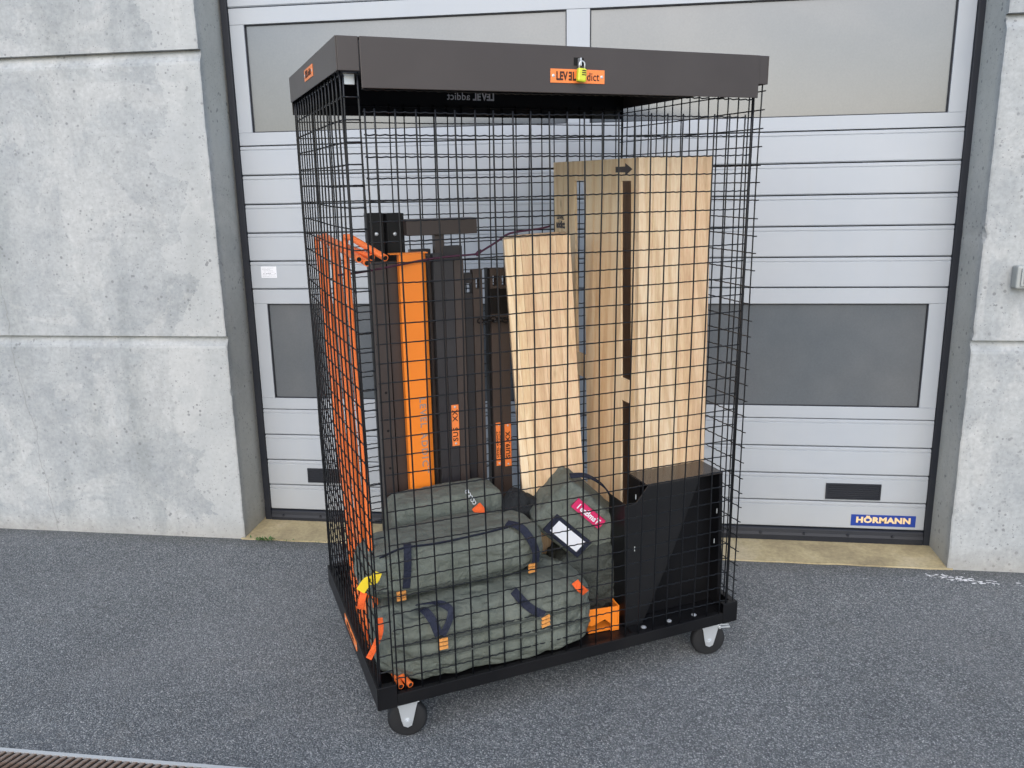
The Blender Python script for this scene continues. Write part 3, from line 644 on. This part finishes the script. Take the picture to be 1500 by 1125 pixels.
# T bar
ta = L(592, 320, 1, .655); tb = L(695, 319, 1, .655); tz0 = L(695, 342, 1, .655).z
tbar = thing('t_shaped_bar', 'brown T shaped steel support with a broad crossbar', 'steel support', CM @ T(L(641.5, 342, 1, .66).x, .66, ZF+.002))
ox = L(641.5, 342, 1, .66).x
mb = MB(); mb.box((ta.x-ox, -.03, tz0-ZF), (tb.x-ox, .03, tb.z-ZF)); obj('crossbar', mb, BROWN, tbar, bev=.002)
mb = MB(); mb.box((-.016, -.016, 0), (.016, .016, tz0-ZF-.001)); obj('stem', mb, BROWN, tbar, bev=.0015)
hollow('steel_bar', 'grey bar with open slotted head, just right of the brown bars', 'steel bar', 680, 692, 400.5, .60, .03, GREY, slots=((.05, .017, .012),))
hollow('steel_bar', 'brown bar with two narrow slots in its head', 'steel bar', 692.5, 706, 395, .59, .03, BROWN, slots=((.045, .018, .0075),))
hollow('steel_bar', 'thin black bar left of the black slotted pair', 'steel bar', 713.5, 718.5, 393, .585, .03, BLACK)
r1, w1, h1 = hollow('slotted_bar', 'dark bar with slotted head carrying the narrow lined orange plates', 'steel bar', 718, 731.5, 393.5, .575, .035, BROWN, slots=((.040, .017, .008),))
r2, w2, h2 = hollow('slotted_bar', 'dark bar with square slot and the rightmost orange plate, beside the wooden box', 'steel bar', 732, 745, 393.5, .57, .035, BROWN, slots=((.040, .017, .009),))
for r_, w_, h, px, wd2 in ((r1, w1, h1, 738, .022), (r2, w2, h2, 751, .024)):
    mb = MB(); mb.box((-w_/2-.003, -.004, h-.150), (w_/2+.001, -.0002, h-.066)); obj('sleeve', mb, BLACK, r_)
    z_ = L(px, 651, 1, .57).z-ZF
    tg = nameplate(r_, T(.002, -.0006, z_) @ RY(-math.pi/2), .158, wd2)
    if px == 751: obj('tag_lettering', text_mesh('SUI9.XX', .023, .0003, .0005, 1.1, 1.1), INK, tg, mtx=T(0, -.0021, 0) @ FRONT)
    else:
        obj('tag_lettering', text_mesh('LEVEL ADDICT', .009, .0003, .0003, 1.5, 1.1), INK, tg, mtx=T(0, -.0021, -.005) @ FRONT); obj('tag_lettering', text_mesh('LEVEL ADDICT', .009, .0003, .0003, 1.5, 1.1), INK, tg, mtx=T(0, -.0021, .006) @ FRONT)
# chain round the slotted bars
chn = thing('chain', 'black chain wrapped round the two slotted bars', 'chain', CM)
lm = MB(); ring = [(.011*math.cos(a), 0, .008*math.sin(a)) for a in (2*math.pi*k/12 for k in range(13))]; lm.tube(ring, .0024, 6, caps=False); lme = lm.mesh('link'); lme.materials.append(BLACK)
c0 = L(704, 470, 1, .556); c1 = L(756, 469, 1, .556)
for i in range(13):
    t_ = i/12; o = bpy.data.objects.new('link', lme); COL.objects.link(o); o.parent = chn
    o.location = (c0.x+(c1.x-c0.x)*t_, .556-.008*math.sin(math.pi*t_), c0.z+.004*math.sin(i*2.1)); o.rotation_euler = ((i % 2)*1.5, .3*math.sin(i), 0)

# orange bent tubes down the left side
def bent(ptop, pbot, head, foot, lab, r=.0088, m=TUBEO):
    a = L(*ptop, 0, .050); b = L(*pbot, 0, .050); f = (a.z-.19)/(a.z-b.z); c = a+(b-a)*f
    hv = Vector(head); fv = Vector(foot)
    def rnd_corner(p, q, s_, rr=.035):
        d0 = (p-q).normalized(); d1 = (s_-q).normalized(); return [q+d0*rr, q+d0*rr*.5+d1*rr*.12, q+d0*rr*.18+d1*rr*.18, q+d1*rr*.5+d0*rr*.12, q+d1*rr]
    pts = [hv]+rnd_corner(hv, a, c)+rnd_corner(a, c, fv)+[fv]
    root = thing('bent_tube', lab, 'steel tube', CM @ T(*a), 'orange tubes along the left mesh')
    pts = [p-a for p in pts]
    mb = MB(); mb.tube(pts, r, 14, caps=False); obj('tube', mb, m, root, smooth=True)
    for p, q in ((pts[0], pts[1]), (pts[-1], pts[-2])):
        d = (q-p).normalized(); mb = MB(); mb.tube([p-d*.0007, p+d*.004], r*.70, 14); obj('bore', mb, DARK, root)
        mb = MB(); mb.tube([p-d*.0004, p+d*.0002], r, 14); obj('rim', mb, m, root)
bent((464, 346), (516, 830), L(526, 380, 1, .14), (.030, .24, .175), 'bent orange tube farthest back along the left mesh')
bent((473, 343), (523, 835), L(537.5, 385.5, 1, .13), (.052, .20, .172), 'second bent orange tube from the back of the left mesh')
bent((486, 352), (532, 842), L(544.5, 377, 1, .17), (.074, .030, .170), 'third bent orange tube along the left mesh, with a long foot')
bent((504, 342), (547, 850), L(564.5, 378, 1, .12), (.100, .024, .172), 'bent orange tube nearest the front, its open end touching the dark bars')
for (a_, b_, lab) in (((494, 362), (538, 846), 'straight darker orange tube just behind the foremost bent tube'),):
    a = L(*a_, 0, .072); b = L(*b_, 0, .072); c = a+(b-a)*((a.z-.165)/(a.z-b.z)); mb = MB(); mb.tube([(0, 0, 0), c-a], .0075, 14)
    o = obj('orange_tube', mb, TUBEO, mtx=CM @ T(*a), smooth=False); tag(o, lab, 'steel tube')

# wooden boxes -----------------------------------------------------
def board(parent, lo, hi, m, bev=.0012): mb = MB(); mb.box(lo, hi); return obj('board', mb, m, parent, bev=bev)
zt_ = 1.6095; U0, U1, V0, V1 = .909, 1.166, .200, .800; TK = .022
bd = thing('wooden_box', 'tall pine box with long slots and a small arrow on its side', 'wooden box', CM @ T(U0+.030, V0, ZF+.002) @ RY(R(-1.15)))
H = zt_-ZF-.002; Wd_ = U1-U0; Dp = V1-V0
# front: staves
e = [0, .048, .098, .150, .205, Wd_]
for i in range(5):
    board(bd, (e[i]+(.0 if i else -.0), -.0006*(i % 2), 0), (e[i+1]-.0006, TK, H), (WOODA, WOODA, WOODA, WOODC, WOODC)[i], .0008)
# left side (normal -u) with slots: v bounds measured
sl1 = (.360, .430); sl2 = (.046, .106)
zs1 = (.939-ZF, 1.543-ZF); zs1b = (.30, .856-ZF); zs2 = (.915-ZF, 1.541-ZF); zs2b = (.18, .840-ZF)
x0, x1 = -.0009, .0135
def side_boards(ya, yb, slot, bands, mm, x1=.0135):
    """boards either side of a slot plus bridge pieces above, between and below"""
    board(bd, (x0, ya, 0), (x1, slot[0], H), mm[0], .0015); board(bd, (x0, slot[1], 0), (x1, yb, H), mm[1], .0015)
    z = 0
    for (za, zb_) in bands:
        board(bd, (x0+.0003, slot[0], z), (x1, slot[1], za), mm[0], 0); z = zb_
    board(bd, (x0+.0003, slot[0], z), (x1, slot[1], H-.0003), mm[0], 0)
side_boards(TK+.0005, .294, sl2, (zs2b, zs2), (WOODB, WOODB), .006)
side_boards(.2948, Dp, sl1, (zs1b, zs1), (WOODB, WOODB), .009)
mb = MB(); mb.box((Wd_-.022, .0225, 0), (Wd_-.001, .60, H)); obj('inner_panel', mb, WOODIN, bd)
mb = MB(); mb.box((TK, TK+.001, 0), (Wd_-.023, .33, .02)); obj('foot_board', mb, WOODC, bd)
ar = MB(); ar.add([(-.052, -.0085, 0), (.008, -.0085, 0), (.008, -.019, 0), (.052, 0, 0), (.008, .019, 0), (.008, .0085, 0), (-.052, .0085, 0)], [(0, 1, 2, 3, 4, 5, 6)])
obj('arrow_mark', ar, BINK, bd, mtx=T(-.0014, .088, 1.575-ZF) @ RZ(-math.pi/2) @ FRONT)
obj('stamp_mark', text_mesh('addict', .036, .0002, .002, .80), BINK, bd, mtx=T(-.0014, .548, 1.389-ZF) @ RZ(-math.pi/2) @ FRONT)
obj('stamp_mark', text_mesh('LEVEL', .018, .0002, .001, 1.3), BINK, bd, mtx=T(-.0014, .548, 1.414-ZF) @ RZ(-math.pi/2) @ FRONT)

ca_ = L(740, 348.5, 1, .40); cb_ = L(838.5, 344.5, 1, .33); f0 = Vector((ca_.x, ca_.y)); wc = math.hypot(cb_.x-ca_.x, cb_.y-ca_.y); ang = math.atan2(cb_.y-ca_.y, cb_.x-ca_.x)
hc = 1.372-ZF; la = R(3.3)
bc = thing('wooden_box', 'shorter pine box leaning left, with the cord lying on its top', 'wooden box', CM @ T(ca_.x+math.sin(la)*hc, ca_.y, ZF+.002) @ RZ(ang) @ RY(-la))
es = [0, .026, .052, wc*.53, wc*.78, wc]
for i in range(5): board(bc, (es[i], .0008*((i+1) % 2), 0), (es[i+1]-.0005, .02, hc), (WOODB, WOODB, WOODC, WOODC, WOODC)[i], .0008)
board(bc, (.0004, .0205, 0), (.02, .17, hc-.001), WOODB); board(bc, (wc-.02, .0205, 0), (wc-.0004, .17, hc-.001), WOODC)
board(bc, (.0205, .15, 0), (wc-.0205, .17, hc-.001), WOODC); board(bc, (.0205, .0205, hc-.02), (wc-.0205, .1495, hc-.003), WOODC)

# cord
def smooth_path(P_, k=6):
    P_ = [Vector(p) for p in P_]; out = []
    for i in range(len(P_)-1):
        p0, p1, p2, p3 = P_[max(i-1, 0)], P_[i], P_[i+1], P_[min(i+2, len(P_)-1)]
        for j in range(k):
            t_ = j/k; out.append(.5*((2*p1)+(-p0+p2)*t_+(2*p0-5*p1+4*p2-p3)*t_*t_+(-p0+3*p1-3*p2+p3)*t_**3))
    return out+[P_[-1]]
mb = MB(); cp = [L(495, 403, 0, .03), L(512, 401, 1, .35), L(530, 398.5, 1, .42), L(560, 393, 1, .50), L(590, 387, 1, .518), L(625, 380, 1, .52), L(660, 375.5, 1, .53), L(690, 373, 1, .50), L(700, 371, 1, .48), L(712, 364, 1, .45), L(728, 354, 1, .43), L(744, 343, 1, .41), L(762, 339, 1, .41), L(790, 335, 1, .44), L(805, 331.5, 1, .47)]
cpa = smooth_path(cp); mb.tube(cpa, .0033, 7)
mb.tube([L(697, 374, 1, .47), L(701, 370, 1, .468), L(705, 367, 1, .47)], [.006, .0075, .005], 8)
o = obj('cord', mb, ROPE, smooth=True, mtx=CM); tag(o, 'thin maroon cord looped from the left mesh over the bars to the short wooden box', 'cord')

# black bracket at right front
bk = thing('steel_bracket', 'black folded steel bracket box standing at the right front corner of the cage', 'steel bracket', CM @ T(.82, .075, ZF+.001))
zz = ZF+.001
def P2(u, z): return (u-.82, z-zz)
mb = MB(); mb.box((.072, .0, .626-zz-.003), (.352, .118, .628-zz)); obj('top_plate', mb, SHEEN, bk, bev=.001)
mb = MB(); mb.prism([P2(.8905, .6245), P2(1.171, .6245), P2(1.189, zz), P2(.8905, zz)], 1, .046, .116); obj('body', mb, BLACK, bk, bev=.0015)
mb = MB(); mb.prism([P2(.812, .569), P2(.850, .572), P2(.893, .6235), P2(1.085, .6235), P2(.99, .38), P2(.885, zz), P2(.822, zz)], 1, .000, .004); obj('front_gusset', mb, SHEEN2, bk, bev=.0008)
mb = MB(); mb.prism([P2(1.158, .6235), P2(1.171, .6235), P2(1.190, zz), P2(1.176, zz)], 1, .0, .045); obj('right_flange', mb, BLACK, bk)
mb = MB(); mb.box((.001, .0045, 0), (.004, .116, .569-zz)); obj('left_side', mb, BLACK, bk)
mb = MB(); mb.box((.005, -.052, 0), (.33, -.001, .003)); fl = obj('foot_flange', mb, BLACK, bk, bev=.001)
for u in (.055, .15, .245):
    mb = MB(); mb.lathe([(.006, .003), (.006, .007), (.004, .008)], (u, -.026, 0), 2, 6); mb.lathe([(.009, .003), (.009, .0042)], (u, -.026, 0), 2, 12); obj('bolt', mb, STEEL, fl)
for (u, z) in ((.03, .445), (.03, .27), (.33, .24), (.335, .345)):
    mb = MB(); mb.box((u-.0016, -.0008, z-.008), (u+.0016, .0, z+.008)); obj('slot_hole', mb, SWG, bk)

# orange clamp
cl = thing('orange_clamp', 'orange painted steel clamp on the cage floor next to the black bracket', 'clamp', CM @ T(.765, .075, ZF+.001) @ RZ(R(-4)))
mb = MB(); mb.prism([(-.075, .088), (.028, .084), (.028, -.0), (.004, .0), (.004, .026), (-.016, .046), (-.060, .030), (-.075, .036)], 1, 0, .005); obj('front_plate', mb, ORANGE, cl, bev=.0008)
mb = MB(); mb.box((.0285, .0, .0), (.033, .05, .086)); obj('side_plate', mb, ORANGE, cl, bev=.0008)
mb = MB(); mb.prism([(.034, .020), (.078, .024), (.078, .090), (.072, .096), (.068, .070), (.054, .058), (.034, .056)], 1, .045, .050); obj('rear_jaw', mb, ORANGE, cl, bev=.0008)
mb = MB(); mb.box((-.070, .006, .002), (.026, .05, .010)); obj('foot_plate', mb, ORANGE, cl)

# bags -------------------------------------------------------------
def bagmesh(size, p=4.5, seed=0, amp=.010, N_=40, taper=0., slump=.0, crease=1.):
    hx, hy, hz = (s_/2 for s_ in size); vs = []; idx = {}; fs = []
    def V_(c):
        key = tuple(round(q, 5) for q in c)
        if key in idx: return idx[key]
        x, y, z = c; nrm = (abs(x)**p+abs(y)**p+abs(z)**p)**(1/p); q = Vector((x, y, z))/nrm
        P_ = Vector((q.x*hx, q.y*hy, q.z*hz)); d = q.normalized()
        if taper: f = 1-taper*abs(q.x)**3; P_.y *= f; P_.z = (P_.z+hz)*(1-taper*.6*abs(q.x)**3)-hz
        n1 = noise.noise(P_*7+Vector((seed*5, 0, 0))); fold = 1-abs(noise.noise(Vector((P_.x*9+seed, P_.y*16, P_.z*13+seed))))*2
        f2 = 1-abs(noise.noise(Vector((P_.x*24+P_.z*14, P_.y*9+seed, P_.z*26-P_.x*9))))*2.2
        f3 = noise.noise(Vector((P_.x*5+P_.z*30, seed*2, P_.z*11)))
        rg = max(0, 1-abs(noise.noise(Vector((P_.x*11+seed*3, P_.y*10, P_.z*21+P_.x*8))))*9)
        a_ = amp*(.55*n1+crease*(.40*fold+.32*f2-.55*rg)+.25*f3)*(1 if q.z > -.85 else .3)
        P_ += d*a_; P_.z -= slump*(1-min(1, (abs(q.x))**2))*max(0, q.z)
        idx[key] = len(vs); vs.append(P_); return idx[key]
    g = [-1+2*i/N_ for i in range(N_+1)]
    g = [math.copysign(abs(t_)**.8, t_) for t_ in g]
    for ax in range(3):
        for s_ in (-1, 1):
            for i in range(N_):
                for j in range(N_):
                    q = []
                    for (a_, b_) in ((i, j), (i+1, j), (i+1, j+1), (i, j+1)):
                        c = [0, 0, 0]; c[ax] = s_; c[(ax+1) % 3] = g[a_]; c[(ax+2) % 3] = g[b_]; q.append(V_(c))
                    fs.append(tuple(q))
    mb = MB(); mb.add(vs, fs); return mb
def bag(label, c, size, rot=Matrix.Identity(4), m=OLIVE, **k):
    r_ = thing('canvas_bag', label, 'bag', CM @ T(*c) @ rot, 'canvas bags piled in the cage')
    b_ = obj('body', bagmesh(size, **k), m, r_, smooth=True); ss = b_.modifiers.new('s', 'SUBSURF'); ss.levels = ss.render_levels = 1
    return r_, b_
def strap(root, name, pts, w_, t_, m, side=(1, 0, 0), label=None):
    iv = root.matrix_world.inverted() @ CM
    P_ = smooth_path([iv @ Vector(p) for p in pts], 5)
    if side == 'out': side = (Vector(pts[-1])-Vector(pts[0])).cross(Vector((-.40, -.90, .12)))
    sd_ = (iv.to_3x3() @ Vector(side)).normalized(); mb = MB(); mb.ribbon(P_, w_, t_, sd_)
    o = obj(name, mb, m, root, label=label); s_ = o.modifiers.new('b', 'BEVEL'); s_.width = t_*.3; s_.segments = 1; return o
bpy.context.view_layer.update()
# bag 1: long duffel on the floor
b1, _ = bag('long olive duffel bag on the cage floor, lowest and largest', (.366, .175, .262), (.66, .30, .225), RZ(R(-1.5)), p=4.6, seed=1, amp=.014, taper=.05, crease=1.4)
# bag 2: lies on it
b2, _ = bag('olive duffel bag with the yellow tag, lying on top of the lowest bag', (.292, .235, .452), (.565, .25, .155), RX(R(-4)) @ RY(R(-1.0)), p=4.2, seed=4, amp=.011, taper=.06, crease=.9)
b3, _ = bag('olive bag behind the duffels with an orange pull loop', (.348, .440, .360), (.385, .15, .42), RY(R(-2)), p=8, seed=8, amp=.008, crease=.8)
b4, _ = bag('tilted olive bag with pink and white patches', (.745, .285, .468), (.262, .17, .195), RZ(R(-16)) @ RY(R(43)), p=10, seed=12, amp=.007, crease=1.0)
b5, _ = bag('dark olive bag slumped between the tilted bag and the black bracket', (.795, .265, .275), (.225, .20, .235), RZ(R(-14)) @ RY(R(-28)), m=OLIVED, p=5, seed=15, amp=.012)
b6, _ = bag('small black pouch wedged between the bags and the wooden box', (.585, .36, .500), (.125, .08, .095), RY(R(35)), m=POUCH, p=4, seed=19, amp=.006)
bpy.context.view_layer.update()
FV = .0035
# bag 1 trim
strap(b1, 'seam_piping', [(.055, .028, .300), (.20, .012, .298), (.36, .008, .300), (.52, .010, .298), (.665, .024, .297)], .007, .004, OLIVED, (0, 0, 1))
strap(b1, 'seam_piping', [(.055, .026, .252), (.20, .010, .250), (.36, .006, .252), (.52, .008, .250), (.665, .022, .249)], .006, .004, OLIVED, (0, 0, 1))
strap(b1, 'webbing_handle', [L(606, 893, 1, .055), L(620, 893, 1, .030), L(633, 908, 1, .012), L(643, 931, 1, .008)], .024, .003, NAVY)
strap(b1, 'webbing_handle', [L(610, 886, 1, .06), L(640, 883, 1, .03), L(660, 893, 1, .014), L(657, 912, 1, .008), L(648, 931, 1, .008)], .020, .003, NAVY)
strap(b1, 'webbing_handle', [L(752, 865, 1, .050), L(765, 880, 1, .022), L(780, 893, 1, .012), L(797, 901, 1, .008)], .026, .003, NAVY, 'out')
for px, py, tl in ((649.5, 943, 0), (799.5, 910, R(-12))):
    c_ = L(px, py, 1, .008)
    for k in (-1, 0, 1):
        mb = MB(); mb.box((-.0135, -.0015, -.0045), (.0135, .0015, .0045)); obj('stitched_tab', mb, TAN, b1, mtx=b1.matrix_world.inverted() @ CM @ T(c_.x, c_.y, c_.z+k*.0125) @ RY(tl))
strap(b1, 'pull_tab', [L(556, 905, 1, .05), L(557, 925, 1, .035), L(549, 948, 1, .04), L(540, 965, 1, .05)], .017, .004, ORF, 'out')
strap(b1, 'pull_tab', [L(842, 852, 1, .020), L(850, 862, 1, .012), L(858, 868, 1, .018)], .024, .004, ORF, 'out')
# bag 2 trim
strap(b2, 'webbing_handle', [L(596, 795, 1, .15), L(597, 806, 1, .118), L(597, 835, 1, .108), L(595, 862, 1, .106)], .022, .003, NAVY)
strap(b2, 'webbing_handle', [L(742, 766, 1, .17), L(762, 772, 1, .130), L(776, 788, 1, .106), L(785, 808, 1, .100), L(784, 824, 1, .100)], .024, .004, NAVY, (.9, 0, .3))
for px, py in ((588, 873), (780, 832)):
    c_ = L(px, py, 1, .105)
    for k in (-1, 0, 1):
        mb = MB(); mb.box((-.0135, -.0015, -.004), (.0135, .0015, .004)); obj('stitched_tab', mb, TAN, b2, mtx=b2.matrix_world.inverted() @ CM @ T(c_.x, c_.y, c_.z+k*.0105))
strap(b2, 'seam_piping', [(.035, .122, .420), (.16, .100, .418), (.30, .094, .420), (.44, .096, .422), (.555, .118, .426)], .006, .004, OLIVED, (0, 0, 1))
strap(b2, 'zip', [L(556, 818, 1, .15), L(590, 803, 1, .126), L(640, 796, 1, .124), L(700, 783, 1, .124), L(745, 772, 1, .13)], .010, .003, NAVY, (0, -.6, .8))
strap(b2, 'yellow_tag', [L(553, 838, 1, .07), L(548, 849, 1, .075), L(538, 852, 1, .085), L(528, 866, 1, .105)], .026, .003, YEL, 'out', 'yellow cloth tag')
strap(b2, 'pull_tab', [L(533, 868, 1, .10), L(530, 880, 1, .10), L(528, 892, 1, .11)], .020, .004, ORF, 'out')
# bag 3 trim
strap(b3, 'pull_loop', [L(697, 741, 1, .325), L(705, 752, 1, .312), L(704, 764, 1, .312), L(694, 776, 1, .32)], .034, .007, ORF, 'out', 'orange webbing pull loop')
mb = MB(); q = b3.matrix_world.inverted() @ CM
for k in range(5):
    c_ = L(684+2.6*k, 720+4*k, 1, .345); rg = [q @ (c_+Vector((.006*math.cos(t_), .002*math.sin(t_*2), .006*math.sin(t_)))) for t_ in (2*math.pi*i/8 for i in range(9))]; mb.tube(rg, .0017, 5, caps=False)
obj('chain_links', mb, STEEL, b3)
# bag 4 patches (on its front face, in the bag's own frame)
mb = MB(); mb.box((-.060, -.0985, -.018), (.060, -.0885, .018)); pp = obj('pink_patch', mb, PINK, b4, mtx=T(-.012, 0, .052), bev=.001, label='pink patch with white script')
obj('patch_script', text_mesh('I eaBmsT', .026, .0003, .0008, .95), WHITE, pp, mtx=T(0, -.0990, -.001) @ FRONT)
mb = MB(); mb.box((-.076, -.0975, -.034), (.076, -.0875, .034)); wp = obj('card_window', mb, NAVY, b4, mtx=T(-.012, 0, -.048), bev=.001)
mb = MB(); mb.box((-.058, -.0985, -.021), (.058, -.0976, .023)); obj('white_card', mb, WHITE, wp)
strap(b4, 'webbing_handle', [L(835, 697, 1, .24), L(860, 697, 1, .23), L(884, 712, 1, .23), L(896, 730, 1, .23)], .024, .005, NAVY, (0, 1, .3))
bpy.context.view_layer.update()
